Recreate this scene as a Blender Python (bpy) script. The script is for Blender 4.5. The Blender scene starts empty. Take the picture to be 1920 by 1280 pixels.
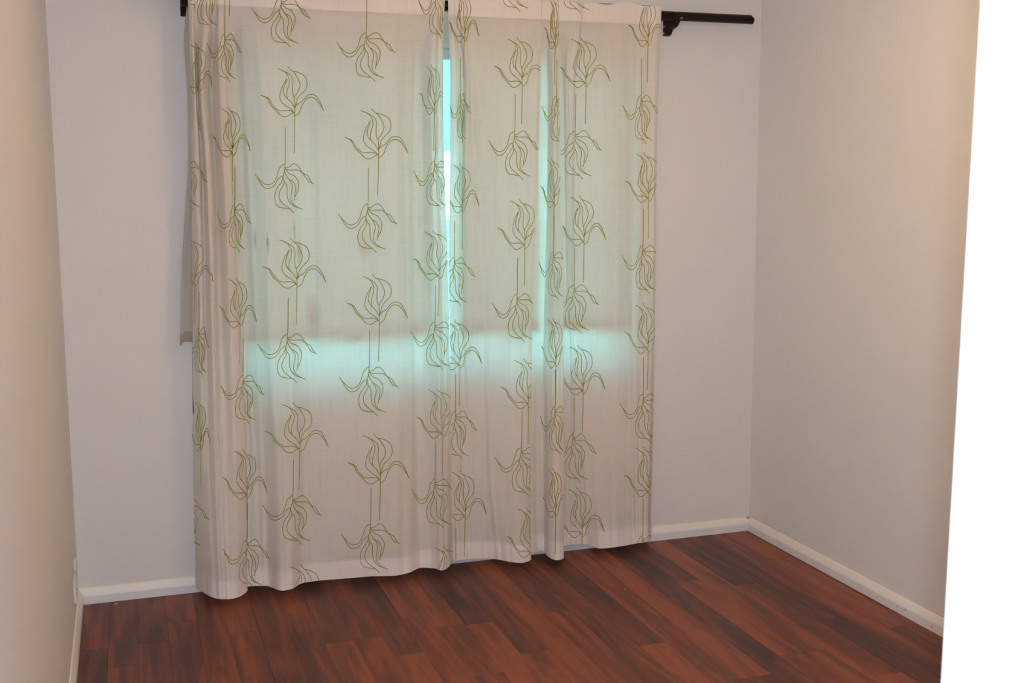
import bpy, bmesh, math, random
import numpy as np
from mathutils import Matrix, Vector
random.seed(7)
S = bpy.context.scene
COL = S.collection

# ------------------------------------------------------------------ camera
FPX, YAW, PITCH, ROLL = 2161.66, 0.324817, 0.133988, -0.0042968
CX, CD, CH = 0.20913, 4.3225, 1.5
W = 2.7592                       # room width (X 0..W), back wall plane Y=0, camera looks to +Y
Fv = np.array([math.sin(YAW)*math.cos(PITCH), math.cos(YAW)*math.cos(PITCH), -math.sin(PITCH)])
_r = np.array([math.cos(YAW), -math.sin(YAW), 0.0]); _u = np.cross(_r, Fv)
Rv = _r*math.cos(ROLL) + _u*math.sin(ROLL); Uv = -_r*math.sin(ROLL) + _u*math.cos(ROLL)
Cv = np.array([CX, -CD, CH])
cam = bpy.data.cameras.new('camera'); camo = bpy.data.objects.new('camera', cam); COL.objects.link(camo)
cam.sensor_width = 36.0; cam.sensor_fit = 'HORIZONTAL'; cam.lens = FPX/1920*36
camo.matrix_world = Matrix(((Rv[0], Uv[0], -Fv[0], Cv[0]), (Rv[1], Uv[1], -Fv[1], Cv[1]),
                            (Rv[2], Uv[2], -Fv[2], Cv[2]), (0, 0, 0, 1)))
cam.clip_start = 0.02; cam.clip_end = 100
cam.dof.use_dof = True; cam.dof.focus_distance = 4.4; cam.dof.aperture_fstop = 12
S.camera = camo

# ------------------------------------------------------------------ sky, lamps, exposure
S.view_settings.view_transform = 'Standard'; S.view_settings.look = 'None'
S.view_settings.gamma = 1.0; S.view_settings.use_curve_mapping = False
S.view_settings.exposure = 0.0
SKY_STRENGTH = 5.9
LAMP_W, LAMP_COL = 11.0, (1.0, 0.66, 0.40)
FLASH_W, FLASH_COL = 119.0, (0.74, 0.84, 1.0)
UP_W, UP_COL = 13.5, (1.0, 0.64, 0.30)
HALL_W, HALL_COL = 0.5, (1.0, 0.8, 0.6)
world = bpy.data.worlds.new('sky'); S.world = world; world.use_nodes = True
wn = world.node_tree; wn.nodes.clear()
o_ = wn.nodes.new('ShaderNodeOutputWorld'); b_ = wn.nodes.new('ShaderNodeBackground')
tc = wn.nodes.new('ShaderNodeTexCoord'); sp = wn.nodes.new('ShaderNodeSeparateXYZ'); rp = wn.nodes.new('ShaderNodeValToRGB')
wn.links.new(tc.outputs['Generated'], sp.inputs[0]); wn.links.new(sp.outputs['Z'], rp.inputs[0])
rp.color_ramp.elements[0].position = 0.0; rp.color_ramp.elements[0].color = (0.23, 0.87, 1.0, 1)
rp.color_ramp.elements[1].position = 0.6; rp.color_ramp.elements[1].color = (0.19, 0.76, 1.0, 1)
wn.links.new(rp.outputs[0], b_.inputs[0]); b_.inputs[1].default_value = SKY_STRENGTH
wn.links.new(b_.outputs[0], o_.inputs[0])

def lamp(name, kind, loc, power, color, size):
    l = bpy.data.lights.new(name, kind); l.energy = power; l.color = color
    if kind == 'POINT': l.shadow_soft_size = size
    o = bpy.data.objects.new(name, l); o.location = loc; COL.objects.link(o); return o
LX, LY = 1.55, -1.65                # pendant in the middle of the room: bulb; the up light is added ambient fill, bounced off the ceiling
lamp('pendant_bulb_light', 'POINT', (LX, LY, 2.12), LAMP_W, LAMP_COL, 0.05)
up = lamp('ceiling_fill_light', 'AREA', (LX, LY, 2.20), UP_W, UP_COL, 0)
up.data.shape = 'DISK'; up.data.size = 0.30; up.rotation_euler = (math.pi, 0, 0)
hl = lamp('hall_fill_light', 'AREA', (0.62, -5.45, 1.45), HALL_W, HALL_COL, 0)   # added faint warm fill from behind the viewer, no window there
hl.data.shape = 'RECTANGLE'; hl.data.size = 0.9; hl.data.size_y = 1.3; hl.rotation_euler = (math.radians(90), 0, 0)
fl = Cv + Uv*0.09 + Rv*0.027
lamp('camera_flash_light', 'POINT', tuple(fl), FLASH_W, FLASH_COL, 0.018)
portal = bpy.data.lights.new('window_portal', 'AREA'); portal.shape = 'RECTANGLE'
portal.size = 1.60; portal.size_y = 1.30; portal.cycles.is_portal = True
po = bpy.data.objects.new('window_portal', portal); COL.objects.link(po)
po.location = (1.40, 0.20, 1.40); po.rotation_euler = (math.radians(-90), 0, 0)

# ------------------------------------------------------------------ pixel helpers
def ray(x, y): return Fv*FPX + Rv*(x-960) + Uv*(640-y)
def on_g(x, y, g):
    d = ray(x, y); t = (CD-g)/d[1]; return Cv + d*t
def on_z(x, y, z):
    d = ray(x, y); t = (z-CH)/d[2]; return Cv + d*t
def on_x(x, y, X):
    d = ray(x, y); t = (X-CX)/d[0]; return Cv + d*t
def pix(P):
    d = np.asarray(P, float)-Cv; z = d@Fv
    return 960+FPX*(d@Rv)/z, 640-FPX*(d@Uv)/z

# ------------------------------------------------------------------ object helpers
def link(o, parent=None):
    COL.objects.link(o)
    if parent is not None: o.parent = parent
    return o
def mesh_obj(name, verts, faces, mat, parent=None, smooth=False):
    me = bpy.data.meshes.new(name); me.from_pydata([tuple(v) for v in verts], [], faces); me.update()
    if smooth: me.polygons.foreach_set('use_smooth', [True]*len(me.polygons))
    if mat: me.materials.append(mat)
    return link(bpy.data.objects.new(name, me), parent)
def bm_obj(name, bm, mat, parent=None, smooth=False):
    me = bpy.data.meshes.new(name); bmesh.ops.recalc_face_normals(bm, faces=bm.faces); bm.to_mesh(me); bm.free()
    if smooth: me.polygons.foreach_set('use_smooth', [True]*len(me.polygons))
    if mat: me.materials.append(mat)
    return link(bpy.data.objects.new(name, me), parent)
def add_box(bm, x0, x1, y0, y1, z0, z1, bev=0.0, seg=2):
    r = bmesh.ops.create_cube(bm, size=1.0)
    for v in r['verts']:
        v.co = Vector(((x0+x1)/2+v.co.x*(x1-x0), (y0+y1)/2+v.co.y*(y1-y0), (z0+z1)/2+v.co.z*(z1-z0)))
    if bev > 0:
        es = list({e for v in r['verts'] for e in v.link_edges})
        bmesh.ops.bevel(bm, geom=es, offset=bev, segments=seg, affect='EDGES', profile=0.6)
def prism(bm, prof, axis, a0, a1):
    """prof: list of 2D points; axis 'x' -> (a, p0, p1), 'y' -> (p0, a, p1), 'z' -> (p0, p1, a)"""
    def mk(a, p):
        return {'x': (a, p[0], p[1]), 'y': (p[0], a, p[1]), 'z': (p[0], p[1], a)}[axis]
    A = [bm.verts.new(mk(a0, p)) for p in prof]; B = [bm.verts.new(mk(a1, p)) for p in prof]
    n = len(prof)
    for i in range(n): bm.faces.new((A[i], A[(i+1) % n], B[(i+1) % n], B[i]))
    bm.faces.new(A[::-1]); bm.faces.new(B)
def empty(name, loc):
    o = bpy.data.objects.new(name, None); o.location = loc; o.empty_display_size = 0.1; COL.objects.link(o); return o
def tag(o, label, cat, group=None):
    o['label'] = label; o['category'] = cat
    if group: o['group'] = group
    return o
def struct(o, label, cat):
    o['kind'] = 'structure'; o['label'] = label; o['category'] = cat; return o
def keep(o):                     # child authored in world coordinates under a moved Empty
    o.matrix_parent_inverse = Matrix.Translation(o.parent.location).inverted(); return o

# ------------------------------------------------------------------ materials
def mat_new(name):
    m = bpy.data.materials.new(name); m.use_nodes = True; nt = m.node_tree; nt.nodes.clear()
    return m, nt, nt.nodes.new('ShaderNodeOutputMaterial')
def N(nt, t, **kw):
    n = nt.nodes.new(t)
    for k, v in kw.items(): setattr(n, k, v)
    return n
def noise(nt, vec, scale, detail=4, rough=0.55, dist=0.0):
    n = N(nt, 'ShaderNodeTexNoise'); n.inputs['Scale'].default_value = scale; n.inputs['Detail'].default_value = detail
    n.inputs['Roughness'].default_value = rough; n.inputs['Distortion'].default_value = dist
    if vec is not None: nt.links.new(vec, n.inputs['Vector'])
    return n
def ramp(nt, fac, stops):
    r = N(nt, 'ShaderNodeValToRGB'); e = r.color_ramp.elements
    while len(e) < len(stops): e.new(0.5)
    for i, (p, c) in enumerate(stops):
        e[i].position = p; e[i].color = (c[0], c[1], c[2], 1) if not isinstance(c, (int, float)) else (c, c, c, 1)
    nt.links.new(fac, r.inputs[0]); return r
def mapping(nt, src, scale=(1, 1, 1), loc=(0, 0, 0)):
    m = N(nt, 'ShaderNodeMapping'); m.inputs['Scale'].default_value = scale; m.inputs['Location'].default_value = loc
    nt.links.new(src, m.inputs['Vector']); return m

def paint(name, col, rough=0.6, bump=0.0, bscale=60, mott=0.04):
    m, nt, out = mat_new(name); b = N(nt, 'ShaderNodeBsdfPrincipled')
    g = N(nt, 'ShaderNodeNewGeometry')
    n = noise(nt, g.outputs['Position'], 1.7, 5, 0.6)
    c0 = tuple(c*(1-mott) for c in col); c1 = tuple(min(1, c*(1+mott)) for c in col)
    r = ramp(nt, n.outputs['Fac'], [(0.3, c0), (0.7, c1)])
    nt.links.new(r.outputs[0], b.inputs['Base Color']); b.inputs['Roughness'].default_value = rough
    if bump > 0:
        n2 = noise(nt, g.outputs['Position'], bscale, 4, 0.6)
        bp = N(nt, 'ShaderNodeBump'); bp.inputs['Strength'].default_value = bump; bp.inputs['Distance'].default_value = 0.004
        nt.links.new(n2.outputs['Fac'], bp.inputs['Height']); nt.links.new(bp.outputs[0], b.inputs['Normal'])
    nt.links.new(b.outputs[0], out.inputs[0]); return m
M_WALL = paint('wall_paint', (0.82, 0.81, 0.795), 0.72, 0.12, 45, 0.015)
M_WALLR = M_WALL
M_CEIL = paint('ceiling_paint', (0.82, 0.81, 0.79), 0.8, 0.1, 80, 0.01)
M_TRIM = paint('door_frame_paint', (0.86, 0.87, 0.88), 0.35, 0.05, 25, 0.01)
M_FRAME = paint('window_frame_paint', (0.80, 0.82, 0.80), 0.4)
M_PLASTIC = paint('socket_plastic', (0.82, 0.79, 0.72), 0.35)
M_DARK = paint('dark_hole', (0.06, 0.05, 0.04), 0.6)
M_CAULK = paint('old_caulk', (0.62, 0.36, 0.16), 0.6, 0.3, 120, 0.2)
M_CRUMB = paint('paint_flake', (0.8, 0.74, 0.66), 0.6)
M_SUB = paint('underlay', (0.03, 0.02, 0.015), 0.9)

def skirting_mat():
    m, nt, out = mat_new('skirting_gloss_paint'); b = N(nt, 'ShaderNodeBsdfPrincipled')
    g = N(nt, 'ShaderNodeNewGeometry'); s = N(nt, 'ShaderNodeSeparateXYZ'); nt.links.new(g.outputs['Position'], s.inputs[0])
    n = noise(nt, g.outputs['Position'], 14, 6, 0.7)
    ad = N(nt, 'ShaderNodeMath', operation='MULTIPLY_ADD'); nt.links.new(n.outputs['Fac'], ad.inputs[0])
    ad.inputs[1].default_value = 0.012; nt.links.new(s.outputs['Z'], ad.inputs[2])
    r = ramp(nt, ad.outputs[0], [(0.0, (0.86, 0.86, 0.86)), (0.046, (0.86, 0.86, 0.86)), (0.052, (0.93, 0.87, 0.77)), (0.07, (0.90, 0.85, 0.75))])
    nt.links.new(r.outputs[0], b.inputs['Base Color']); b.inputs['Roughness'].default_value = 0.4
    n2 = noise(nt, g.outputs['Position'], 35, 4, 0.6)
    bp = N(nt, 'ShaderNodeBump'); bp.inputs['Strength'].default_value = 0.25; bp.inputs['Distance'].default_value = 0.003
    nt.links.new(n2.outputs['Fac'], bp.inputs['Height']); nt.links.new(bp.outputs[0], b.inputs['Normal'])
    nt.links.new(b.outputs[0], out.inputs[0]); return m
M_SKIRT = skirting_mat()

def wood_floor_mat():
    m, nt, out = mat_new('red_brown_laminate'); b = N(nt, 'ShaderNodeBsdfPrincipled')
    oi = N(nt, 'ShaderNodeObjectInfo'); g = N(nt, 'ShaderNodeNewGeometry')
    off = N(nt, 'ShaderNodeVectorMath', operation='SCALE'); off.inputs['Scale'].default_value = 1.0
    cb = N(nt, 'ShaderNodeCombineXYZ'); mu = N(nt, 'ShaderNodeMath', operation='MULTIPLY'); mu.inputs[1].default_value = 37.0
    nt.links.new(oi.outputs['Random'], mu.inputs[0])
    for k in ('X', 'Y', 'Z'): nt.links.new(mu.outputs[0], cb.inputs[k])
    ad = N(nt, 'ShaderNodeVectorMath', operation='ADD'); nt.links.new(g.outputs['Position'], ad.inputs[0]); nt.links.new(cb.outputs[0], ad.inputs[1])
    broad = noise(nt, mapping(nt, ad.outputs[0], (17, 1.5, 1)).outputs[0], 1.0, 3, 0.5, 0.9)
    mid = noise(nt, mapping(nt, ad.outputs[0], (48, 2.6, 1)).outputs[0], 1.0, 4, 0.6, 1.2)
    fine = noise(nt, mapping(nt, ad.outputs[0], (150, 7, 1)).outputs[0], 1.0, 5, 0.65, 0.5)
    vfine = noise(nt, mapping(nt, ad.outputs[0], (420, 26, 1)).outputs[0], 1.0, 3, 0.6)
    # object colour R = tone 0..1
    so = N(nt, 'ShaderNodeSeparateColor'); nt.links.new(oi.outputs['Color'], so.inputs[0])
    def madd(a, mul, addsock=None, addv=0.0):
        q = N(nt, 'ShaderNodeMath', operation='MULTIPLY_ADD'); nt.links.new(a, q.inputs[0]); q.inputs[1].default_value = mul
        if addsock is not None: nt.links.new(addsock, q.inputs[2])
        else: q.inputs[2].default_value = addv
        return q.outputs[0]
    v = madd(so.outputs[0], 0.60, None, -0.93)
    v = madd(broad.outputs['Fac'], 1.55, v)
    v = madd(mid.outputs['Fac'], 0.50, v)
    v = madd(fine.outputs['Fac'], 0.30, v)
    v = madd(vfine.outputs['Fac'], 0.30, v)
    r = ramp(nt, v, [(0.16, (0.030, 0.0135, 0.0115)), (0.34, (0.060, 0.0185, 0.0145)), (0.54, (0.104, 0.0255, 0.0155)),
                     (0.76, (0.165, 0.038, 0.018)), (1.0, (0.24, 0.058, 0.023))])
    nt.links.new(r.outputs[0], b.inputs['Base Color'])
    rr = ramp(nt, fine.outputs['Fac'], [(0.3, 0.34), (0.7, 0.46)]); nt.links.new(rr.outputs[0], b.inputs['Roughness'])
    b.inputs['Specular IOR Level'].default_value = 0.32
    bp = N(nt, 'ShaderNodeBump'); bp.inputs['Strength'].default_value = 0.12; bp.inputs['Distance'].default_value = 0.001
    nt.links.new(fine.outputs['Fac'], bp.inputs['Height']); nt.links.new(bp.outputs[0], b.inputs['Normal'])
    nt.links.new(b.outputs[0], out.inputs[0]); return m
M_FLOOR = wood_floor_mat()

def cloth_mat(name, col, trans_col, tfac, through, stains=()):
    """thin woven cotton: diffuse front, translucent body, a little light straight through the weave"""
    m, nt, out = mat_new(name)
    g = N(nt, 'ShaderNodeNewGeometry'); pos = g.outputs['Position']
    warp = noise(nt, mapping(nt, pos, (260, 260, 9)).outputs[0], 1.0, 3, 0.6)
    weft = noise(nt, mapping(nt, pos, (7, 7, 330)).outputs[0], 1.0, 3, 0.6)
    blot = noise(nt, mapping(nt, pos, (5, 5, 1.6)).outputs[0], 1.0, 4, 0.6)
    s1 = N(nt, 'ShaderNodeMath', operation='ADD'); nt.links.new(warp.outputs['Fac'], s1.inputs[0]); nt.links.new(weft.outputs['Fac'], s1.inputs[1])
    r = ramp(nt, s1.outputs[0], [(0.7, tuple(c*0.955 for c in col)), (1.0, tuple(min(1, c*1.02) for c in col))])
    bl = ramp(nt, blot.outputs['Fac'], [(0.3, (0.97, 0.965, 0.955)), (0.65, (1.0, 1.0, 1.0))])
    mx = N(nt, 'ShaderNodeMix', data_type='RGBA', blend_type='MULTIPLY'); mx.inputs['Factor'].default_value = 1
    nt.links.new(r.outputs[0], mx.inputs['A']); nt.links.new(bl.outputs[0], mx.inputs['B']); cur = mx.outputs['Result']
    facs = None
    for (cx_, cz_, rx_, rz_, amt) in stains:       # old brownish water marks soaked into the cloth
        dn = noise(nt, pos, 22, 4, 0.7)
        sub = N(nt, 'ShaderNodeVectorMath', operation='SUBTRACT'); nt.links.new(pos, sub.inputs[0]); sub.inputs[1].default_value = (cx_, 0, cz_)
        ml = N(nt, 'ShaderNodeVectorMath', operation='MULTIPLY'); nt.links.new(sub.outputs[0], ml.inputs[0]); ml.inputs[1].default_value = (1/rx_, 0, 1/rz_)
        ln = N(nt, 'ShaderNodeVectorMath', operation='LENGTH'); nt.links.new(ml.outputs[0], ln.inputs[0])
        a2 = N(nt, 'ShaderNodeMath', operation='MULTIPLY_ADD'); nt.links.new(dn.outputs['Fac'], a2.inputs[0]); a2.inputs[1].default_value = 1.1
        nt.links.new(ln.outputs['Value'], a2.inputs[2])
        mr = N(nt, 'ShaderNodeMapRange'); mr.inputs['From Min'].default_value = 0.7; mr.inputs['From Max'].default_value = 1.6
        mr.inputs['To Min'].default_value = amt; mr.inputs['To Max'].default_value = 0.0
        nt.links.new(a2.outputs[0], mr.inputs['Value'])
        m2 = N(nt, 'ShaderNodeMix', data_type='RGBA', blend_type='MULTIPLY')
        nt.links.new(mr.outputs[0], m2.inputs['Factor']); nt.links.new(cur, m2.inputs['A']); m2.inputs['B'].default_value = (0.62, 0.42, 0.33, 1)
        cur = m2.outputs['Result']
    d = N(nt, 'ShaderNodeBsdfDiffuse'); nt.links.new(cur, d.inputs[0])
    t = N(nt, 'ShaderNodeBsdfTranslucent')
    tm = N(nt, 'ShaderNodeMix', data_type='RGBA', blend_type='MULTIPLY'); tm.inputs['Factor'].default_value = 1
    nt.links.new(cur, tm.inputs['A']); tm.inputs['B'].default_value = (*trans_col, 1); nt.links.new(tm.outputs['Result'], t.inputs[0])
    tr = N(nt, 'ShaderNodeBsdfTransparent')
    a = N(nt, 'ShaderNodeMixShader'); a.inputs[0].default_value = tfac; nt.links.new(d.outputs[0], a.inputs[1]); nt.links.new(t.outputs[0], a.inputs[2])
    c = N(nt, 'ShaderNodeMixShader'); c.inputs[0].default_value = through; nt.links.new(a.outputs[0], c.inputs[1]); nt.links.new(tr.outputs[0], c.inputs[2])
    bp = N(nt, 'ShaderNodeBump'); bp.inputs['Strength'].default_value = 0.10; bp.inputs['Distance'].default_value = 0.0008
    nt.links.new(s1.outputs[0], bp.inputs['Height']); nt.links.new(bp.outputs[0], d.inputs['Normal'])
    nt.links.new(c.outputs[0], out.inputs[0]); return m
STAINS = [(0.70, 1.30, .006, .045, 1.0), (0.815, 1.27, .012, .05, .6), (0.66, 1.32, .006, .04, .5), (0.80, 1.34, .006, .06, .5),
          (0.42, 1.50, .012, .05, .55), (0.86, 1.03, .03, .10, .35), (1.02, 0.94, .06, .02, .35), (1.05, 1.28, .03, .06, .25),
          (2.19, 0.85, .004, .015, .5), (1.66, 0.93, .015, .012, .35)]
CL = (0.96, 0.90, 0.835)
M_CLOTH = cloth_mat('printed_cream_cotton', CL, (0.95, 1.0, 0.97), 0.325, 0.03, STAINS)
M_BAND = cloth_mat('doubled_cream_cotton', (0.97, 0.91, 0.85), (0.8, 0.75, 0.7), 0.12, 0.0)
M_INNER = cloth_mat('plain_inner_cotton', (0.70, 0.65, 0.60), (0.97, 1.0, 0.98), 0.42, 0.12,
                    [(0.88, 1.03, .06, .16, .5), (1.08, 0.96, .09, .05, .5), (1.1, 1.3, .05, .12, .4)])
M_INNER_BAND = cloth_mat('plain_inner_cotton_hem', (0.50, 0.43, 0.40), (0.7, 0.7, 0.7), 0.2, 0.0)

def print_mat():
    m, nt, out = mat_new('olive_green_print')
    g = N(nt, 'ShaderNodeNewGeometry'); n = noise(nt, g.outputs['Position'], 40, 3)
    r = ramp(nt, n.outputs['Fac'], [(0.3, (0.38, 0.335, 0.06)), (0.7, (0.45, 0.40, 0.09))])
    d = N(nt, 'ShaderNodeBsdfDiffuse'); t = N(nt, 'ShaderNodeBsdfTranslucent')
    nt.links.new(r.outputs[0], d.inputs[0]); nt.links.new(r.outputs[0], t.inputs[0])
    a = N(nt, 'ShaderNodeMixShader'); a.inputs[0].default_value = 0.36
    nt.links.new(d.outputs[0], a.inputs[1]); nt.links.new(t.outputs[0], a.inputs[2]); nt.links.new(a.outputs[0], out.inputs[0]); return m
M_PRINT = print_mat()

def dark_wood():
    m, nt, out = mat_new('dark_stained_wood'); b = N(nt, 'ShaderNodeBsdfPrincipled')
    g = N(nt, 'ShaderNodeNewGeometry')
    n = noise(nt, mapping(nt, g.outputs['Position'], (8, 90, 90)).outputs[0], 1.0, 5, 0.6)
    r = ramp(nt, n.outputs['Fac'], [(0.3, (0.010, 0.005, 0.004)), (0.75, (0.022, 0.011, 0.008))])
    ch = noise(nt, mapping(nt, g.outputs['Position'], (22, 60, 60)).outputs[0], 1.0, 2, 0.5)   # chipped stain
    cr = ramp(nt, ch.outputs['Fac'], [(0.745, 0.0), (0.76, 1.0)])
    mx = N(nt, 'ShaderNodeMix', data_type='RGBA'); nt.links.new(cr.outputs[0], mx.inputs['Factor']); nt.links.new(r.outputs[0], mx.inputs['A'])
    mx.inputs['B'].default_value = (0.45, 0.36, 0.28, 1)
    nt.links.new(mx.outputs['Result'], b.inputs['Base Color']); b.inputs['Roughness'].default_value = 0.5; b.inputs['Specular IOR Level'].default_value = 0.2
    nt.links.new(b.outputs[0], out.inputs[0]); return m
M_ROD = dark_wood()
def glass_mat():
    m, nt, out = mat_new('window_glass'); t = N(nt, 'ShaderNodeBsdfTransparent'); t.inputs[0].default_value = (0.93, 0.97, 0.95, 1)
    gl = N(nt, 'ShaderNodeBsdfGlossy'); gl.inputs['Roughness'].default_value = 0.02
    fr = N(nt, 'ShaderNodeFresnel'); fr.inputs[0].default_value = 1.45
    a = N(nt, 'ShaderNodeMixShader'); nt.links.new(fr.outputs[0], a.inputs[0]); nt.links.new(t.outputs[0], a.inputs[1]); nt.links.new(gl.outputs[0], a.inputs[2])
    nt.links.new(a.outputs[0], out.inputs[0]); return m
M_GLASS = glass_mat()
M_FENCE = paint('white_fence_paint', (0.80, 0.84, 0.82), 0.6)
M_AWN = cloth_mat('awning_canvas', (0.80, 0.86, 0.84), (1.0, 1.0, 1.0), 0.5, 0.0)
M_GRASS = paint('grass', (0.10, 0.16, 0.05), 0.9, 0.3, 30, 0.3)

# ------------------------------------------------------------------ room shell
YB, YH = -3.57, -5.6             # front wall (with the doorway) and end of the hall
ZC = 2.45
XW0, XW1, ZW0, ZW1 = 0.615, 2.155, 0.760, 2.02     # window opening
T = 0.11

bm = bmesh.new()
add_box(bm, -0.12, XW0, 0, T, 0, ZC); add_box(bm, XW1, W+0.12, 0, T, 0, ZC)
add_box(bm, XW0, XW1, 0, T, 0, ZW0); add_box(bm, XW0, XW1, 0, T, ZW1, ZC)
struct(bm_obj('wall_back', bm, M_WALL), 'off-white painted back wall with the curtained window', 'wall')
bm = bmesh.new(); add_box(bm, -0.12, 0, YH, 0, 0, ZC)
struct(bm_obj('wall_left', bm, M_WALL), 'cream painted wall running along the left edge', 'wall')
bm = bmesh.new(); add_box(bm, W, W+0.12, YH, 0, 0, ZC)
struct(bm_obj('wall_right', bm, M_WALL), 'bare off-white painted wall on the right', 'wall')
XJ = 0.849                        # door opening X 0.04..XJ
bm = bmesh.new(); add_box(bm, XJ+0.03, W, YB-0.12, YB, 0, ZC); add_box(bm, 0, XJ+0.03, YB-0.12, YB, 2.08, ZC)
struct(bm_obj('wall_front', bm, M_WALL), 'front wall holding the doorway on the near side of the room', 'wall')
bm = bmesh.new(); add_box(bm, -0.12, W+0.12, YH-0.1, YH, 0, ZC)
struct(bm_obj('wall_hall', bm, M_WALL), 'end wall of the hall behind the viewer', 'wall')
bm = bmesh.new(); add_box(bm, -0.12, W+0.12, YH-0.1, T, ZC, ZC+0.1)
struct(bm_obj('ceiling', bm, M_CEIL), 'flat white ceiling above the room', 'ceiling')

# floor: sub floor + laminate strips one by one
bm = bmesh.new(); add_box(bm, -0.12, W+0.12, YH-0.1, T, -0.10, -0.0085)
floor = struct(bm_obj('floor', bm, M_SUB), 'red-brown wood laminate floor laid lengthwise to the window', 'floor')
P0, PW, GAP = 0.00463, 0.097403, 0.00018
JO = {1: [-.633], 3: [-.30], 5: [-.47], 8: [-.660], 9: [-.660], 10: [-.833], 12: [-.650, -1.07], 13: [-.656], 14: [-.953], 16: [-.645], 17: [-.636],
      18: [-1.021], 21: [-.633], 22: [-.509, -1.240], 23: [-1.250], 24: [-.615]}
TONE = {(1, 0): .30, (1, 1): .55, (0, 0): .35, (2, 0): .30, (3, 0): .55, (3, 1): .5, (4, 0): .45, (5, 0): .75, (5, 1): .7, (6, 0): .45, (7, 0): .5, (8, 0): .35, (8, 1): .8,
        (9, 0): .62, (9, 1): .6, (10, 0): .12, (10, 1): .8, (11, 0): .72, (12, 0): .66, (12, 1): .5, (13, 0): .10, (13, 1): .85, (14, 0): .18, (14, 1): .9,
        (15, 0): .8, (16, 0): .15, (16, 1): .7, (17, 0): .45, (17, 1): .35, (18, 0): .12, (18, 1): .9, (19, 0): .75, (20, 0): .8, (21, 0): .08, (21, 1): .20,
        (22, 0): .15, (22, 1): .75, (22, 2): .6, (23, 0): .8, (23, 1): .5, (24, 0): .12, (24, 1): .65, (25, 0): .15, (26, 0): .5, (27, 0): .75}
npl = 0
for k in range(-1, 29):
    x0 = max(P0+k*PW, -0.0); x1 = min(P0+(k+1)*PW, W)
    if x1-x0 < 0.003: continue
    js = list(JO.get(k, []))
    rng = random.Random(100+k)
    y = js[-1] if js else -(0.35+0.75*rng.random())
    if not js: js = [y] if k not in (11, 15, 19, 20, 26) else []; y = y if js else -(1.3+0.3*rng.random()); js = js or [y]
    while y > YH+0.4:
        y -= 0.62+0.25*rng.random(); js.append(y)
    ends = [0.0]+[j for j in js if j > YH]+[YH]
    for i in range(len(ends)-1):
        if ends[i]-ends[i+1] < 0.02: continue
        bm = bmesh.new()
        add_box(bm, x0+GAP, x1-GAP, ends[i+1]+GAP, ends[i]-GAP, -0.008, 0.0, 0.0)
        top = [e for e in bm.edges if all(v.co.z > -0.001 for v in e.verts)]
        bmesh.ops.bevel(bm, geom=top, offset=0.00025, segments=1, affect='EDGES')
        o = bm_obj('floor_plank', bm, M_FLOOR, floor)
        tn = TONE.get((k, i), rng.random()*0.8+0.1)
        o.color = (tn, tn, tn, 1); npl += 1
print('planks', npl)

# skirting
def skirt(name, pts_fn, label, a0, a1, axis):
    bm = bmesh.new(); prism(bm, pts_fn, axis, a0, a1)
    return struct(bm_obj(name, bm, M_SKIRT), label, 'skirting board')
SK = [(0, 0.0005), (0.015, 0.0005), (0.0155, 0.030), (0.014, 0.036), (0.011, 0.042), (0.004, 0.057), (0, 0.058)]
skb = skirt('baseboard_back', [(-a, b) for a, b in SK], 'low white skirting board along the foot of the back wall', 0.0, W, 'x')
skl = skirt('baseboard_left', [(a, b) for a, b in SK], 'low cream skirting board along the foot of the left wall', YB, -0.016, 'y')
skr = skirt('baseboard_right', [(W-a, b) for a, b in SK], 'low white skirting board along the foot of the right wall', YB, -0.016, 'y')
# three nail holes in the right skirting board
for (px, py) in ((1681.5, 1136.5), (1698, 1142.5), (1747, 1174.3)):
    p = on_x(px, py, W-0.0157); bm = bmesh.new()
    bmesh.ops.create_cone(bm, cap_ends=True, segments=10, radius1=0.0021, radius2=0.0019, depth=0.001)
    bmesh.ops.rotate(bm, verts=bm.verts, matrix=Matrix.Rotation(math.radians(90), 3, 'Y'))
    bmesh.ops.translate(bm, verts=bm.verts, vec=p)
    bm_obj('nail_hole', bm, M_DARK, skr)
# lump of orange filler in the right back corner
bm = bmesh.new()
for i in range(6):
    r = bmesh.ops.create_icosphere(bm, subdivisions=1, radius=0.0035+0.002*random.random())
    bmesh.ops.translate(bm, verts=r['verts'], vec=(W-0.006-0.004*(i % 3), -0.006-0.003*(i//3), 0.056+0.0025*(i % 2)))
bm_obj('filler_lump', bm, M_CAULK, skb)

# ------------------------------------------------------------------ window
win = struct(empty('window_1', ((XW0+XW1)/2, 0.06, ZW0)), 'sliding window with two panes behind the curtains', 'window')
def fr(name, x0, x1, y0, y1, z0, z1, mat=M_FRAME):
    bm = bmesh.new(); add_box(bm, x0, x1, y0, y1, z0, z1, 0.002, 1); return keep(bm_obj(name, bm, mat, win))
xm = 1.50
fr('frame_side', XW0, XW0+.035, .045, .10, ZW0+.012, ZW1); fr('frame_side', XW1-.035, XW1, .045, .10, ZW0+.012, ZW1)
fr('frame_head', XW0+.035, XW1-.035, .045, .10, ZW1-.035, ZW1); fr('frame_sill', XW0+.035, XW1-.035, .045, .10, ZW0+.012, ZW0+.047)
fr('mullion', xm-.02, xm+.02, .05, .085, ZW0+.047, ZW1-.035)
fr('glass_pane', XW0+.035, xm-.02, .064, .068, ZW0+.047, ZW1-.035, M_GLASS)
fr('glass_pane', xm+.02, XW1-.035, .070, .074, ZW0+.047, ZW1-.035, M_GLASS)
fr('sill_board', XW0, XW1, -.012, .045, ZW0-.004, ZW0+.012)

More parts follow.
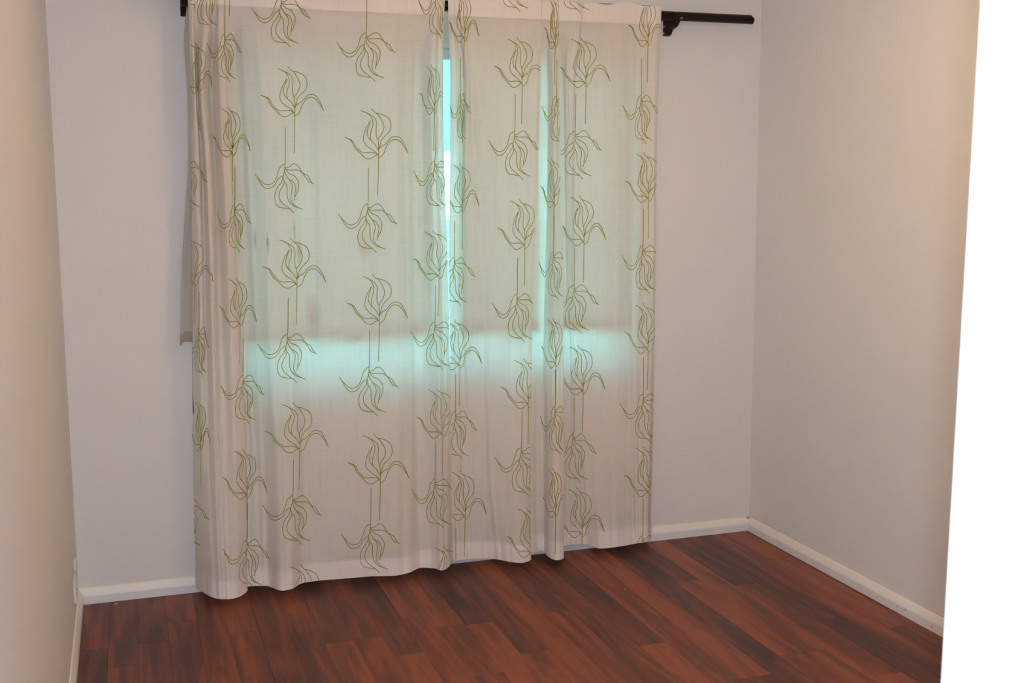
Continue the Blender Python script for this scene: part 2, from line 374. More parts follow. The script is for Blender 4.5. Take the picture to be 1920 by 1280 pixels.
# canvas awning outside over the window (its edge shows at the top of the slit)
awn = tag(empty('window_awning', (1.4, T, 2.14)), 'pale canvas awning outside, glimpsed at the top of the slit between the curtains', 'awning')
ax, az = [], []
v = []; f = []
for i in range(25):
    x = 0.35+2.05*i/24
    for (y, z) in ((T+.002, 2.150), (.35, 2.02), (.60, 1.87), (.84, 1.735), (.842, 1.66+.018*math.cos(i*math.pi/2))):
        v.append((x, y, z))
f = [(i*5+k, i*5+5+k, i*5+6+k, i*5+1+k) for i in range(24) for k in range(4)]
cv = mesh_obj('canvas', v, f, M_AWN, awn, True); keep(cv)
for x in (0.36, 2.39):
    bm = bmesh.new(); add_box(bm, x-.008, x+.008, T+.001, .84, 1.715, 1.731, .002, 1); keep(bm_obj('arm', bm, M_FENCE, awn))
# outside: lawn and a pale boarded fence glimpsed through the slit of the curtains
bm = bmesh.new(); add_box(bm, -8, 12, 0.2, 14, -0.45, -0.35)
struct(bm_obj('ground', bm, M_GRASS), 'grassy yard outside the window', 'lawn')
fen = tag(empty('fence', (2.0, 5.2, -0.35)), 'pale painted board fence in the yard seen through the slit between the curtains', 'fence')
for i in range(9):
    bm = bmesh.new(); add_box(bm, -2, 7, 5.2, 5.22, -0.30+i*0.17, -0.30+i*0.17+0.155, 0.003, 1); keep(bm_obj('fence_board', bm, M_FENCE, fen))
for i in range(5):
    bm = bmesh.new(); add_box(bm, -2+i*2.2, -1.9+i*2.2, 5.22, 5.32, -0.35, 1.25, 0.004, 1); keep(bm_obj('fence_post', bm, M_FENCE, fen))

# ------------------------------------------------------------------ door frame (right jamb seen close up)
door = struct(empty('door_1', (XJ, YB-0.06, 0)), 'overexposed white door frame at the right edge', 'door frame')
def shear_box(name, x0, x1, y0, y1, z0, z1, bev):
    bm = bmesh.new(); add_box(bm, x0, x1, y0, y1, z0, z1, bev, 2)
    for v in bm.verts: v.co.x += (v.co.z-1.40)*0.012      # the frame leans a little
    return keep(bm_obj(name, bm, M_TRIM, door))
shear_box('jamb', XJ, XJ+.03, YB-.125, YB+.005, 0.001, 2.08, .0015)
shear_box('door_stop', XJ-.011, XJ-.0002, YB-.125, YB-.048, 0.001, 2.05, .005)
shear_box('architrave', XJ+.008, XJ+.07, YB+.0055, YB+.019, 0.001, 2.12, .003)
shear_box('architrave', XJ+.008, XJ+.07, YB-.139, YB-.1255, 0.001, 2.12, .003)
shear_box('head', 0.03, XJ, YB-.125, YB+.005, 2.05, 2.08, .0015)
shear_box('jamb', 0.0005, 0.03, YB-.125, YB+.005, 0.001, 2.08, .0015)

# ------------------------------------------------------------------ socket on the left wall
sk = tag(empty('wall_socket', (0, -0.31, 0.13)), 'small cream double wall socket seen edge on low on the left wall near the corner', 'wall socket')
a = on_x(137, 1052, 0.0); b = on_x(138, 1131, 0.0)
bm = bmesh.new(); add_box(bm, 0.0003, 0.009, -0.275, -0.245, 0.214, 0.249, 0.003); keep(bm_obj('cable_cover', bm, M_PLASTIC, sk))
bm = bmesh.new(); add_box(bm, 0.0003, 0.010, -0.37, -0.28, 0.130, 0.208, 0.004, 3); keep(bm_obj('faceplate', bm, M_PLASTIC, sk))
for yy in (-0.345, -0.305):
    bm = bmesh.new(); add_box(bm, 0.0095, 0.013, yy-.006, yy+.006, 0.178, 0.198, 0.001, 1); keep(bm_obj('switch', bm, M_PLASTIC, sk))
    for dz, dy in ((.160, -.006), (.160, .006), (.147, 0)):
        bm = bmesh.new(); add_box(bm, 0.0096, 0.0104, yy+dy-.0015, yy+dy+.0015, dz-.003, dz+.003); keep(bm_obj('pin_hole', bm, M_DARK, sk))

# paint flake on the floor by the left skirting
p = on_z(217, 1132, 0.001)
bm = bmesh.new(); r = bmesh.ops.create_icosphere(bm, subdivisions=2, radius=0.005)
for v in bm.verts: v.co = Vector((v.co.x*(1+.4*random.random()), v.co.y*.6*(1+.5*random.random()), v.co.z*.28))
fo = tag(bm_obj('paint_flake', bm, M_CRUMB), 'tiny pale flake of paint lying on the floor by the left corner', 'flake'); fo.location = (p[0], p[1], 0.0015)
p = on_z(1171.5, 1103, 0.001)
bm = bmesh.new(); r = bmesh.ops.create_icosphere(bm, subdivisions=1, radius=0.0022)
for v in bm.verts: v.co.z *= .35
fo = tag(bm_obj('paint_flake', bm, M_CRUMB), 'speck of pale grit in the middle of the floor', 'flake'); fo.location = (p[0], p[1], 0.0008)

# ------------------------------------------------------------------ curtain pole and brackets
GP = 0.098                       # pole centre distance from the wall
pr = on_g(1409, 37.5, GP); pl = on_g(1245, 28.5, GP)
ZP = (pr[2]+pl[2])/2; XPR = pr[0]; XPL = 0.30; RP = 0.0175
print('pole z', pr, pl)
pole = tag(empty('curtain_pole', ((XPL+XPR)/2, -GP, ZP)), 'dark stained wooden curtain pole over the window, bare end showing at right', 'curtain pole')
bm = bmesh.new(); r = bmesh.ops.create_cone(bm, cap_ends=True, segments=28, radius1=RP, radius2=RP, depth=XPR-XPL)
bmesh.ops.rotate(bm, verts=bm.verts, matrix=Matrix.Rotation(math.radians(90), 3, 'Y'))
for v in bm.verts:               # the sawn end is not square
    if v.co.x > 0: v.co.x += 0.004 if v.co.z < 0.004 else -0.004
bmesh.ops.translate(bm, verts=bm.verts, vec=((XPL+XPR)/2, -GP, ZP))
ob = keep(bm_obj('pole', bm, M_ROD, pole))
for poly in ob.data.polygons: poly.use_smooth = abs(poly.normal.x) < 0.5
BR = [(0.0, -.066), (.018, -.066), (.026, -.062), (.031, -.052), (.038, -.044), (.050, -.040), (.066, -.041), (.080, -.038), (.092, -.030), (.101, -.018),
      (.112, -.008), (.117, .001), (.116, .008), (.108, .013), (.06, .015), (0.0, .016)]
def bracket(xc, th, label):
    br = tag(empty('pole_bracket', (xc, 0, ZP-.10)), label, 'bracket', None)
    bm = bmesh.new(); pts = [(-.0003-a, ZP+b) for a, b in BR]; prism(bm, pts, 'x', xc-th/2, xc+th/2)
    bmesh.ops.bevel(bm, geom=[e for e in bm.edges], offset=0.0015, segments=1, affect='EDGES')
    keep(bm_obj('corbel', bm, M_ROD, br))
    for dz in (-.055, -.03):
        bm = bmesh.new(); bmesh.ops.create_cone(bm, cap_ends=True, segments=12, radius1=.0035, radius2=.003, depth=.002)
        bmesh.ops.rotate(bm, verts=bm.verts, matrix=Matrix.Rotation(math.radians(90), 3, 'Y'))
        bmesh.ops.translate(bm, verts=bm.verts, vec=(xc-th/2-.0008, -.012, ZP+dz)); keep(bm_obj('screw', bm, M_CRUMB, br))
pb = on_g(1243, 68, 0.0)
bracket(pb[0]+0.012, 0.026, 'dark wooden corbel bracket carrying the pole at its right end')
pb2 = on_g(344.5, 25, 0.01)
bracket(pb2[0], 0.022, 'dark wooden corbel bracket at top left, mostly hidden by the curtain')
print('bracket z', pb[2], pb2[2], ZP)

# ------------------------------------------------------------------ curtains
QR = np.array([-60, 60, 150, 300, 480, 660, 850, 1060], float)
def cubic(xs, ys, x):
    """monotone (Fritsch-Carlson) cubic interpolation of rows ys(n,...) over xs"""
    xs = np.asarray(xs, float); ys = np.asarray(ys, float); h = np.diff(xs)
    dl = np.diff(ys)/h; m = np.zeros(len(xs)); m[0] = dl[0]; m[-1] = dl[-1]
    for i in range(1, len(xs)-1):
        m[i] = 0 if dl[i-1]*dl[i] <= 0 else 2*dl[i-1]*dl[i]/(dl[i-1]+dl[i])
    x = np.clip(x, xs[0], xs[-1]); i = np.clip(np.searchsorted(xs, x)-1, 0, len(h)-1); t = (x-xs[i])/h[i]
    return ((2*t**3-3*t**2+1)*ys[i]+(t**3-2*t**2+t)*h[i]*m[i]+(-2*t**3+3*t**2)*ys[i+1]+(t**3-t**2)*h[i]*m[i+1])
class Panel:
    """stations: (x at the 8 rows, hem(x,y) or None, fold depth d -2..1.5)"""
    def __init__(s, st, gtop, zhem, top, sub=7, rows=64, seed=0, amp=(.006, .020), gm=0.105, hemg=None, hemmix=1.5):
        s.n = len(st); s.sub = sub; s.nc = (s.n-1)*sub+1; s.rows = rows
        idx = np.arange(s.n); u = np.linspace(0, s.n-1, s.nc); s.u = u
        s.top = top
        hx = np.array([a[1][0] for a in st], float); hy = np.array([a[1][1] for a in st], float)
        d = np.array([a[2] for a in st], float)
        gh = []
        for a in st:
            if hemg is not None: gh.append(hemg+a[2]*0.012)
            else:
                z = zhem + (a[3] if len(a) > 3 else 0); P = on_z(a[1][0], a[1][1], z); gh.append(min(max(-P[1], .030), .24))
        s.gh_raw = gh
        XR = np.array([a[0] for a in st], float); XR[:, -1] = hx if hemg is None else XR[:, -1]
        # make the last row the hem position
        s.hx = cubic(idx, hx, u); s.hy = cubic(idx, hy, u)
        s.XR = np.array([cubic(idx, XR[:, r], u) for r in range(XR.shape[1])]).T
        s.d = cubic(idx, d, u); s.gh = cubic(idx, gh, u)
        s.gtop = gtop; s.amp = amp; s.gm = gm; s.mix = hemmix
        rs = np.random.RandomState(seed); s.ph = rs.rand(8)*6.28; s.fr = 3.0+rs.rand(8)*7
        V = np.linspace(0, 1, rows)
        s.PX = np.zeros((s.nc, rows)); s.PY = np.zeros((s.nc, rows)); s.PG = np.zeros((s.nc, rows)); s.P = np.zeros((s.nc, rows, 3))
        for i in range(s.nc):
            qt = top(s.XR[i, 0]); qh = s.hy[i]
            q = qt+(qh-qt)*V
            qr = s.QRr(qh)
            x = np.array([cubic(qr, s.XR[i], qq) for qq in q])
            a = amp[0]+(amp[1]-amp[0])*np.clip(V*6, 0, 1)
            rip = sum(math.sin(s.ph[k]+x_u*s.fr[k]) for k, x_u in enumerate([u[i]]*4))*0.0011
            rip = rip+0.0012*np.sin(u[i]*5.1+V*7+s.ph[4])+0.0011*np.sin(u[i]*9.3-V*11+s.ph[5])+0.0012*np.sin(u[i]*14.1+V*3+s.ph[6])
            gmid = (gtop*(1-np.clip(V*4, 0, 1))+gm*np.clip(V*4, 0, 1))+s.d[i]*a+rip*np.clip(V*6, 0.15, 1)
            w = np.clip(V, 0, 1)**s.mix
            g = gmid*(1-w)+(s.gh[i]+rip)*w
            if hemg is None: g = np.maximum(g, np.interp(V, [0, .055, .10, .72, .85], [gtop, gtop, .079, .079, 0.0]))
            s.PX[i] = x; s.PY[i] = q; s.PG[i] = g
            for j in range(rows): s.P[i, j] = on_g(x[j], q[j], g[j])
        s.V = V
        # normals toward the camera side
        du = np.gradient(s.P, axis=0); dv = np.gradient(s.P, axis=1)
        n = np.cross(du, dv); n /= (np.linalg.norm(n, axis=2, keepdims=True)+1e-9)
        view = Cv-s.P; sg = np.sign((n*view).sum(2, keepdims=True)); sg[sg == 0] = 1
        s.Nn = n*sg
    def QRr(s, qh):
        q = QR.copy(); q[-1] = max(qh, 860) if qh > 860 else qh
        if qh <= 860: q = QR*(qh+60)/1120-60+60*(qh+60)/1120*1.0; q = -60+(QR+60)*(qh+60)/1120
        return q
    def grid(s, name, mat, parent, j0=0, j1=None, off=0.0):
        j1 = s.rows if j1 is None else j1
        P = s.P[:, j0:j1]+s.Nn[:, j0:j1]*off; nr = j1-j0
        v = P.reshape(-1, 3); f = [(i*nr+j, (i+1)*nr+j, (i+1)*nr+j+1, i*nr+j+1) for i in range(s.nc-1) for j in range(nr-1)]
        return mesh_obj(name, v, f, mat, parent, True)
    def band(s, name, mat, parent, qa, qb, nr=7, off=0.0022):
        """strip of cloth between image lines qa(x), qb(x) lying on the panel"""
        v = []
        for i in range(s.nc):
            y = s.PY[i]; a = qa(i); b = qb(i)
            for q in np.linspace(a, b, nr):
                q = min(max(q, y[0]), y[-1]); pt = np.array([np.interp(q, y, s.P[i, :, k]) for k in range(3)])
                nn = np.array([np.interp(q, y, s.Nn[i, :, k]) for k in range(3)])
                v.append(pt+nn*off)
        f = [(i*nr+j, (i+1)*nr+j, (i+1)*nr+j+1, i*nr+j+1) for i in range(s.nc-1) for j in range(nr-1)]
        return mesh_obj(name, v, f, mat, parent, True)
    def at(s, x, q):
        """surface point + normal at image point (x,q), front-most branch"""
        # column x at this q for every station column
        xs = np.empty(s.nc); js = np.empty(s.nc, int); fs = np.empty(s.nc)
        t = (q-s.PY[:, 0])/(s.PY[:, -1]-s.PY[:, 0])*(s.rows-1)
        ok = (t >= 0) & (t <= s.rows-1); tt = np.clip(t, 0, s.rows-1.001); j = tt.astype(int); f = tt-j
        ii = np.arange(s.nc); xs = s.PX[ii, j]*(1-f)+s.PX[ii, j+1]*f
        best = None
        hit = np.nonzero(((xs[:-1] <= x) & (x < xs[1:])) | ((xs[:-1] > x) & (x >= xs[1:])))[0]
        for i in hit:
            if not (ok[i] and ok[i+1]): continue
            w = (x-xs[i])/(xs[i+1]-xs[i]+1e-12)
            pa = s.P[i, j[i]]*(1-f[i])+s.P[i, j[i]+1]*f[i]; pb_ = s.P[i+1, j[i+1]]*(1-f[i+1])+s.P[i+1, j[i+1]+1]*f[i+1]
            na = s.Nn[i, j[i]]*(1-w)+s.Nn[i+1, j[i+1]]*w; na = na/np.linalg.norm(na)
            P = pa*(1-w)+pb_*w
            if best is None or P[1] < best[0][1]: best = (P, na, i)
        return best
def ln(x0, y0, x1, y1): return lambda x: y0+(x-x0)*(y1-y0)/(x1-x0)
# pole top line in the picture for the cloth (front of pole) + ruffle above
ptA = pix((0.5, -(GP+.02), ZP+RP+.016)); ptB = pix((2.25, -(GP+.02), ZP+RP+.016)); TOPL = ln(*ptA, *ptB)
psA = pix((0.5, -(GP+.02), ZP-RP-.022)); psB = pix((2.25, -(GP+.02), ZP-RP-.022)); SEAM = ln(*psA, *psB)
print('top line', ptA, ptB, 'seam', psA, psB)

LEFT = [
 ([366,366,368,369,371,371,372,378],(378,1098),-1.4,.006),
 ([358,357,360,361,363,363,364,370],(371,1096),-.7,.004),
 ([352,354,357,359,360,361,362,368],(368,1100),.0),
 ([359,362,365,371,374,375,378,385],(385,1112),.8),
 ([370,368,368,378,383,386,390,400],(400,1120),-.5),
 ([386,383,377,388,395,400,405,415],(415,1123),.9),
 ([398,392,382,394,401,406,412,421],(422,1123),.5),
 ([403,400,396,402,409,414,420,428],(428,1123),-.9),
 ([411,411,414,420,429,436,442,445],(445,1120),.9),
 ([417,420,424,433,443,453,462,463],(463,1107),.4),
 ([411,413,415,422,432,442,451,452],(452,1103),-1.5,.0),
 ([419,422,427,434,444,454,464,467],(467,1099),-1.6,.004),
 ([431,435,438,447,457,465,475,483],(483,1098),-1.3,.004),
 ([447,455,461,468,476,484,493,500],(500,1098),-.1),
 ([478,486,493,501,508,512,522,530],(528,1107),.4),
 ([520,525,530,535,540,545,548,548],(546,1104),.0),
 ([560,563,566,570,572,575,578,570],(566,1093),-.3),
 ([600,600,600,602,604,604,602,600],(600,1088),.2),
 ([650,650,650,652,654,654,652,650],(650,1084),.0),
 ([700,700,700,702,704,704,702,700],(700,1080),.3),
 ([740,740,740,742,744,744,742,740],(738,1079),.4),
 ([767,767,766,766,768,768,766,765],(765,1074),-.4),
 ([785,785,784,782,782,782,784,790],(790,1064),-.9),
 ([805,805,801,803,805,808,812,814],(814,1065),.3),
 ([818,815,813,815,819,822,825,828],(828,1069),.9),
 ([828,825,823,825,830,833,836,839],(839,1064),-.1),
 ([836.5,832,831,833,839,843,846,848],(847,1054),.5)]
RIGHT = [
 ([839.5,841,844,844,842,844,845,848],(849,1052),-.1,.002),
 ([848,850,852,855,856,856,858,862],(862,1050),.5),
 ([857,861,867,866,866,867,870,876],(878,1048),-.7),
 ([862,867,876,874,878,881,886,895],(898,1047),.8),
 ([874,880,885,890,896,902,906,915],(918,1047),.0),
 ([910,910,912,914,916,918,920,930],(936,1049),-.2),
 ([950,950,950,950,950,950,950,954],(956,1053),.4),
 ([978,977,976,974,971,970,970,974],(976,1055),.5),
 ([1006,1004,1001,997,990,985,985,986],(988,1053),.1),
 ([1018,1015,1013,1009,1002,997,994,995],(995,1048),.5),
 ([1009,1007,1005,1001,993,988,985,986],(987,1042),-1.6,.003),
 ([1020,1018,1016,1013,1005,1000,998,999],(1000,1036),-1.9,.010),
 ([1026,1025,1025,1024,1020,1017,1018,1018],(1018,1033),-1.6,.008),
 ([1032,1031,1032,1032,1031,1028,1029,1028],(1029,1044),-.1,.004),
 ([1040,1041,1042,1042,1045,1046,1046,1044],(1044,1050),.8),
 ([1046,1048,1049,1048,1055,1056,1056,1056],(1056,1046),.2),
 ([1043,1043,1044,1043,1048,1050,1050,1050],(1050,1034),-1.5,.004),
 ([1050,1050,1051,1050,1056,1058,1058,1058],(1058,1024),-1.6,.010),
 ([1060,1057,1056,1057,1060,1062,1064,1068],(1070,1022),-1.0,.008),
 ([1082,1071,1063,1063,1065,1068,1072,1080],(1085,1020),.4,.006),
 ([1095,1086,1074,1072,1071,1074,1080,1092],(1098,1020),.9,.004),
 ([1098,1091,1081,1080,1081,1086,1094,1104],(1110,1024),-.3),
 ([1120,1118,1116,1115,1115,1116,1118,1122],(1126,1028),.1),
 ([1150,1150,1149,1148,1148,1148,1149,1150],(1150,1026),.4),
 ([1182,1182,1180,1178,1178,1178,1178,1180],(1180,1021),.0),
 ([1202,1205,1203,1198,1196,1195,1194,1195],(1196,1018),-.5),
 ([1219,1219,1212,1208,1207,1206,1205,1206],(1207,1017),.3),
 ([1232,1230,1228,1225,1223,1220,1216,1213],(1213,1016),.8),
 ([1241,1238,1235,1231,1229,1227,1223,1219],(1220,1008),.1),
 ([1234,1231,1228,1224,1222,1220,1217,1213],(1214,1006),-1.3,.006)]
topR = lambda x: TOPL(x)+(2.5*math.sin((x-1100)/16) if x > 1090 else 0)+(1.5*math.sin(x/9.0))
PL = Panel(LEFT, GP+RP+.004, .030, topR, seed=3, amp=(.014, .044))
PR_ = Panel(RIGHT, GP+RP+.004, .030, topR, seed=5, amp=(.010, .028))
print('hem g L', np.round(PL.gh_raw, 3)); print('hem g R', np.round(PR_.gh_raw, 3))

# ---- printed flowers, drawn as thin ribbons of ink lying on the cloth
def U(*p): return [((x-925)/12.8, (y-1274)/12.8) for x, y in p]
def Dn(*p): return [((x-915)/12.8, (y-220)/12.8) for x, y in p]
FU = [U((925,1120),(928,1200),(925,1290),(925,1400),(920,1800),(905,2270)),
 U((115,878),(220,915),(300,965),(370,1080),(440,1160),(530,1235),(620,1247),(760,1240),(850,1262),(915,1310)),
 U((115,878),(220,925),(285,985),(335,1100),(420,1190),(510,1275),(616,1375),(706,1395),(780,1365),(832,1327),(915,1290)),
 U((730,480),(690,560),(620,680),(575,830),(568,950),(620,1050),(700,1120),(800,1190),(870,1250),(915,1310)),
 U((730,490),(700,600),(660,720),(660,830),(700,910),(745,960)),
 U((500,235),(600,270),(690,320),(750,400),(790,500),(785,620),(750,720),(733,830),(745,950),(820,1030),(880,1110),(922,1190)),
 U((620,285),(720,330),(800,380),(860,460),(880,560),(870,680),(870,800),(885,880),(918,950)),
 U((760,190),(820,265),(900,325),(980,430),(1040,550),(1058,640),(1030,740),(980,830),(930,900),(918,960),(930,1080),(930,1180)),
 U((880,295),(1000,325),(1110,375),(1190,460),(1225,570),(1215,670),(1170,760),(1080,850),(1000,940),(970,1030),(955,1110),(932,1180)),
 U((932,1165),(1000,1090),(1090,1040),(1160,960),(1240,880),(1340,855),(1430,885),(1500,970),(1560,1090),(1620,1250)),
 U((930,1375),(1000,1330),(1048,1274),(1090,1170),(1120,1090),(1190,990),(1250,940),(1330,930),(1420,960),(1500,1050),(1560,1130),(1620,1250))]
FD = [Dn((930,-720),(925,0),(915,150),(915,230),(905,300),(885,400),(870,470),(895,580)),
 Dn((915,150),(840,190),(780,270),(745,380),(710,490),(650,590),(570,640),(490,650),(420,625),(340,550),(270,480),(205,385)),
 Dn((872,435),(790,480),(730,550),(680,640),(600,715),(500,742),(430,715),(360,640),(310,550),(260,470)),
 Dn((862,470),(850,560),(800,640),(730,730),(685,830),(668,930),(675,1020),(700,1110),(760,1175),(860,1205),(960,1218),(1020,1225)),
 Dn((895,580),(880,660),(820,760),(785,850),(780,950),(810,1030),(880,1110),(970,1180),(1040,1230),(1090,1280),(1125,1325)),
 Dn((895,580),(940,630),(965,700),(965,800),(970,920),(1000,1030),(1050,1100),(1130,1165),(1220,1195)),
 Dn((905,300),(925,390),(970,470),(1030,550),(1080,640),(1090,740),(1065,850),(1055,960),(1070,1050),(1120,1120),(1200,1180),(1340,1240)),
 Dn((1000,520),(1070,555),(1130,610),(1170,690),(1175,770),(1155,870),(1150,950),(1130,1030)),
 Dn((915,250),(960,330),(1030,390),(1130,430),(1200,510),(1245,600),(1245,700),(1225,800),(1185,890),(1150,950)),
 Dn((918,230),(980,240),(1030,210),(1090,165),(1150,150),(1220,190),(1280,270),(1330,350),(1390,430),(1450,530),(1500,585),(1560,600),(1615,635)),
 Dn((918,260),(1000,300),(1110,300),(1220,300),(1290,330),(1380,390),(1460,430),(1510,510),(1560,590),(1615,635))]
def crom(pts, step=1.6):
    P = [np.array(p, float) for p in pts]; P = [2*P[0]-P[1]]+P+[2*P[-1]-P[-2]]; out = []
    for i in range(1, len(P)-2):
        n = max(2, int(np.linalg.norm(P[i+1]-P[i])/step))
        for k in range(n):
            t = k/n; a, b, c, d = P[i-1:i+3]
            out.append(0.5*((2*b)+(-a+c)*t+(2*a-5*b+4*c-d)*t*t+(-a+3*b-3*c+d)*t**3))
    out.append(P[-2]); return out
CU = [crom(c) for c in FU]; CDn = [crom(c) for c in FD]
FOLD1 = lambda y: float(np.interp(y, [0, 150, 300, 480, 660, 850, 1060], [1016, 1013, 1009, 1002, 997, 994, 995]))
FOLD2 = lambda y: float(np.interp(y, [0, 300, 480, 1060], [1047, 1048.5, 1055, 1056]))
def clip_of(ax):
    if 940 < ax < 1000: return lambda x, y: x < FOLD1(y)
    if 1030 < ax < 1050: return lambda x, y: FOLD1(y) < x < FOLD2(y)
    if 1070 < ax < 1105: return lambda x, y: x > FOLD2(y)+1.5
    return lambda x, y: True
def motif(panel, kind, ax, ay, sx, parent, HW=0.00135, sy=1.0):
    inside = clip_of(ax)
    strips = []
    for ci, c in enumerate(CU if kind == 'U' else CDn):
        prev = None; run = []
        n = len(c)
        for idx, (dx, dy) in enumerate(c):
            x = ax+dx*sx; y = ay+dy*sy
            h = panel.at(x, y) if inside(x, y) else None
            if h is None: run.append(None); continue
            # taper towards the free tip; a touch wider at the root
            run.append((h[0]+h[1]*0.0027, h[1], x, h[2]))
        for i in range(len(run)-1):
            A, B = run[i], run[i+1]
            if A is None or B is None: prev = None; continue
            dist = np.linalg.norm(B[0]-A[0])
            if dist > 0.016 or dist < 1e-6 or abs(A[3]-B[3]) > 6: prev = None; continue
            t = (B[0]-A[0])/dist
            def side(Q):
                w = np.cross(t, Q[1]); w /= np.linalg.norm(w)+1e-9; return w
            if prev is None:
                s_ = side(A)*HW; strips.append([(A[0]-s_, A[0]+s_)]); prev = 1
            s_ = side(B)*HW; strips[-1].append((B[0]-s_, B[0]+s_))
    strips = [t for t in strips if len(t) > 3]
    # pieces of the flower that a fold keeps apart become prints of their own
    left = list(range(len(strips))); mids = [np.array([(a+b)/2 for a, b in t]) for t in strips]
    while left:
        grp = [left.pop(0)]; k = 0
        while k < len(grp):
            for o in left[:]:
                if np.min(np.linalg.norm(mids[grp[k]][:, None]-mids[o][None], axis=2)) < 0.012: grp.append(o); left.remove(o)
            k += 1
        V = []; F = []
        for g in grp:
            b0 = len(V)
            for a, b in strips[g]: V += [a, b]
            F += [(b0+2*i, b0+2*i+1, b0+2*i+3, b0+2*i+2) for i in range(len(strips[g])-1)]
        keep(mesh_obj('flower_print', V, F, M_PRINT, parent))
ML = [('U',552.3,209.5,1),('U',556.3,530.5,1),('U',561,839,1),('U',575,1143,.95),
 ('D',533.7,312.5,1),('D',538.8,630.8,1),('D',548.4,934,1),('D',527.3,2,1),
 ('D',686.5,66.5,1),('D',689.8,387.5,1),('D',691.8,693.4,1),('D',694.6,987,1),
 ('U',709.5,288.3,1),('U',711,598.4,.97),('U',713,897.3,.97),
 ('U',814,205,.42),('U',822,515.5,.75),('U',829,811.6,.77),('U',840,1107,.72),
 ('D',815,307,.72),('D',816.4,608,.85),('D',816.4,903,.83),('D',818,-14,.62),
 ('D',421,68,.62),('U',436,285,.62),('D',440,387,.58),('U',449,605,.6),('D',455,708,.75),('U',463,926,.72),('D',463,1016,.82),
 ('U',374,166,.45),('D',352,308,.68),('U',366,530,.62),('D',374,619.5,.36),('U',377.6,835,.32),('D',352,942,.75),('D',384,-32,.7),('U',431,-48,.5)]
MR = [('U',870.5,70,.5),('D',862.6,181,.34),('U',867.7,389.5,.55),('D',851.5,487,.72),('U',861.2,683,.76),('D',854,775,.75),('U',871.6,966,.75),('D',853,1062,.7),
 ('U',978.8,154.7,.82),('D',964.7,250.5,.88),('U',983.6,458,.8),('D',969.5,555.5,.83),('U',991,756,.82),('D',976.6,844,.86),('U',994.8,1035,.7),('D',960,-64,.9),
 ('U',1041,82,.33),('D',1042.6,186,.48),('U',1039.8,380,.42),('D',1038.5,477,.52),('U',1042.6,680,.45),('D',1041,766,.52),('U',1042,961,.4),
 ('U',1098.3,154.7,.83),('D',1077.8,250,.92),('U',1094.7,451,.75),('D',1075.6,539,.86),('U',1093,731,.75),('D',1075,818.6,.8),('U',1091,998,.77),('D',1074,-61,.9),
 ('U',1215,78,.58),('D',1201.6,183.5,.63),('U',1216,370,.7),('D',1205.8,465,.73),('U',1214.8,653,.7),('D',1205.8,743.5,.78),('U',1215.6,921,.72),('D',1204.4,1009,.7)]

def make_curtain(panel, name, label, motifs, group):
    base = panel.P[:, -1].mean(axis=0)
    root = tag(empty(name, (base[0], base[1], 0.03)), label, 'curtain', group)
    keep(panel.grid('curtain_cloth', M_CLOTH, root))
    hemh = 33.0
    keep(panel.band('hem_band', M_BAND, root, lambda i: panel.hy[i]-hemh, lambda i: panel.hy[i]-0.4))
    keep(panel.band('heading_band', M_BAND, root, lambda i: panel.PY[i, 0]+0.3, lambda i: SEAM(panel.PX[i, 2])))
    # back layer of the pole pocket, behind the pole
    v = []; f = []
    zt, zs = ZP+RP+.014, ZP-RP-.020
    nb = 40; xa, xb = panel.P[2, 1, 0], panel.P[-3, 1, 0]
    prof = [(-(GP+RP+.002), zt), (-(GP-.004), zt+.001), (-(GP-RP-.003), ZP+.010), (-(GP-RP-.003), ZP-.010), (-(GP-.002), ZP-RP-.008), (-(GP+RP-.002), zs)]
    for i in range(nb):
        x = xa+(xb-xa)*i/(nb-1)
        for (y, z) in prof: v.append((x, y+.0012*math.sin(i*1.7), z))
    m = len(prof); f = [(i*m+j, (i+1)*m+j, (i+1)*m+j+1, i*m+j+1) for i in range(nb-1) for j in range(m-1)]
    keep(mesh_obj('pole_pocket', v, f, M_BAND, root, True))
    for (k, x, y, sx) in motifs: motif(panel, k, x, y, sx, root)
    # row of stitches down the meeting edge of the left curtain
    return root
cl = make_curtain(PL, 'curtain', 'cream curtain with olive line-drawn flowers, left one of the long pair', ML, None)
cr = make_curtain(PR_, 'curtain', 'cream curtain with olive line-drawn flowers, right one of the long pair', MR, None)
# loose thread hanging from the right curtain's hem
tp = [on_g(954, 1052, .1)+np.array([0, 0, .002]), on_g(955, 1057, .1), on_g(952, 1063, .1)]
vv = []; ff = []
for i, p in enumerate(tp):
    for k in range(4): a = k*math.pi/2; vv.append(p+np.array([math.cos(a)*.0006, math.sin(a)*.0006, 0]))
for i in range(2):
    for k in range(4): ff.append((i*4+k, i*4+(k+1) % 4, i*4+4+(k+1) % 4, i*4+4+k))
keep(mesh_obj('loose_thread', vv, ff, M_CLOTH, cr))

# ---- short plain curtains hanging closer to the glass, behind the printed pair
def inner_stations(xs, hem, seed, edge=None):
    rs = random.Random(seed); out = []
    for i, x in enumerate(xs):
        d = (0.8 if i % 2 else -.8)*(0.4+0.6*rs.random())
        r = [x+rs.uniform(-1, 1)*1.5 for _ in range(8)]
        out.append((r, (x, hem(x)+rs.uniform(-3, 3)), d))
    return out
hemI = ln(347, 641, 1170, 612)

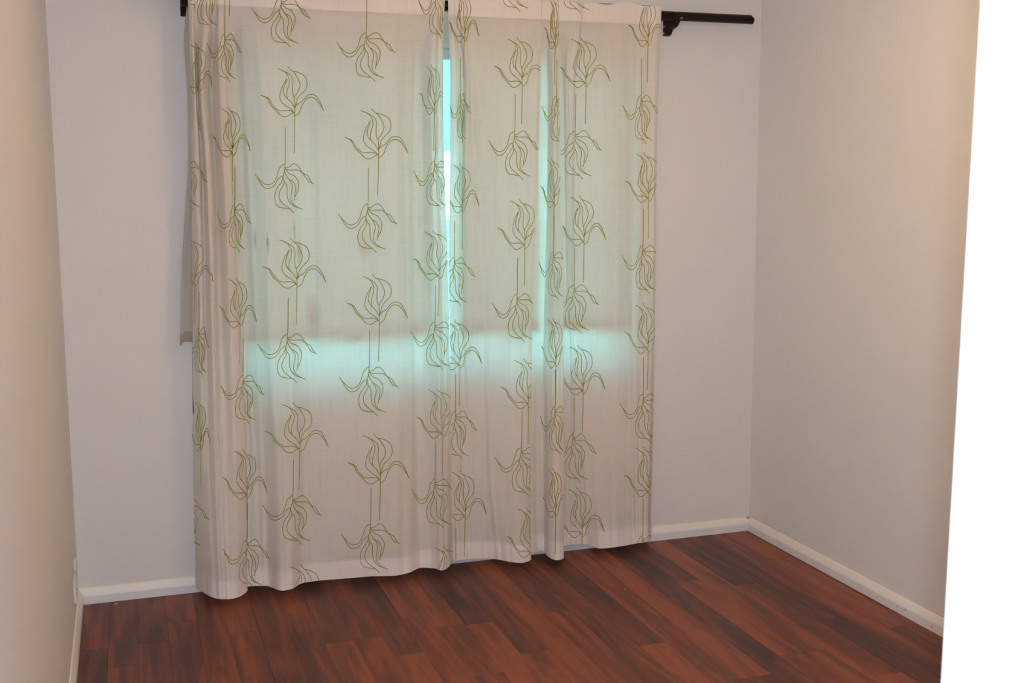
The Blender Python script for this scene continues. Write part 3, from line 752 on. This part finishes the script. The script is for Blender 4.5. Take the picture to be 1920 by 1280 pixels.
IL = [([354,349.5,345,351,352.5,347,339.5,337],(337,649),.3), ([368,362,360,360,360,354,349,348],(348,641),-.3),
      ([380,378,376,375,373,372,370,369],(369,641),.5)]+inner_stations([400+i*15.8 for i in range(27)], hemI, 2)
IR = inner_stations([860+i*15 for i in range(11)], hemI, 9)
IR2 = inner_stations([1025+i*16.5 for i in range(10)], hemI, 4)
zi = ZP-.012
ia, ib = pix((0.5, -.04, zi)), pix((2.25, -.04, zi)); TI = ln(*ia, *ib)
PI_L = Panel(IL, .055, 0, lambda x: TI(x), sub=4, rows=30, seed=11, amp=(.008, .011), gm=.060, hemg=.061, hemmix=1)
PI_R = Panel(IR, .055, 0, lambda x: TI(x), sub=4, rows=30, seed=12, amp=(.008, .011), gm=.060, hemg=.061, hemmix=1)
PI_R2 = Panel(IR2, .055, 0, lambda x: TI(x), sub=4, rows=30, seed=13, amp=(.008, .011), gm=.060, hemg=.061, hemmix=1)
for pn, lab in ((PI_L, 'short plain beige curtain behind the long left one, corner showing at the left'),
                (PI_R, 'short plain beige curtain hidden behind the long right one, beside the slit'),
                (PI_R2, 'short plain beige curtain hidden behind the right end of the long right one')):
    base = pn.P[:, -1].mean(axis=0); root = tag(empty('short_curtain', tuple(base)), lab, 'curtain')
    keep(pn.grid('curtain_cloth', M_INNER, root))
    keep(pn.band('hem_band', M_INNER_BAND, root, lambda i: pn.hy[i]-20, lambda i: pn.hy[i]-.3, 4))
rod_in = tag(empty('curtain_wire', (1.4, -.05, zi+.003)), 'thin wire holding the short curtains just above the window', 'curtain wire')
bm = bmesh.new(); bmesh.ops.create_cone(bm, cap_ends=True, segments=10, radius1=.003, radius2=.003, depth=1.85)
bmesh.ops.rotate(bm, verts=bm.verts, matrix=Matrix.Rotation(math.radians(90), 3, 'Y')); bmesh.ops.translate(bm, verts=bm.verts, vec=(1.36, -.05, zi+.001))
keep(bm_obj('wire', bm, M_ROD, rod_in))
print('inner z', PI_L.P[20, -1], PI_R.P[10, -1])
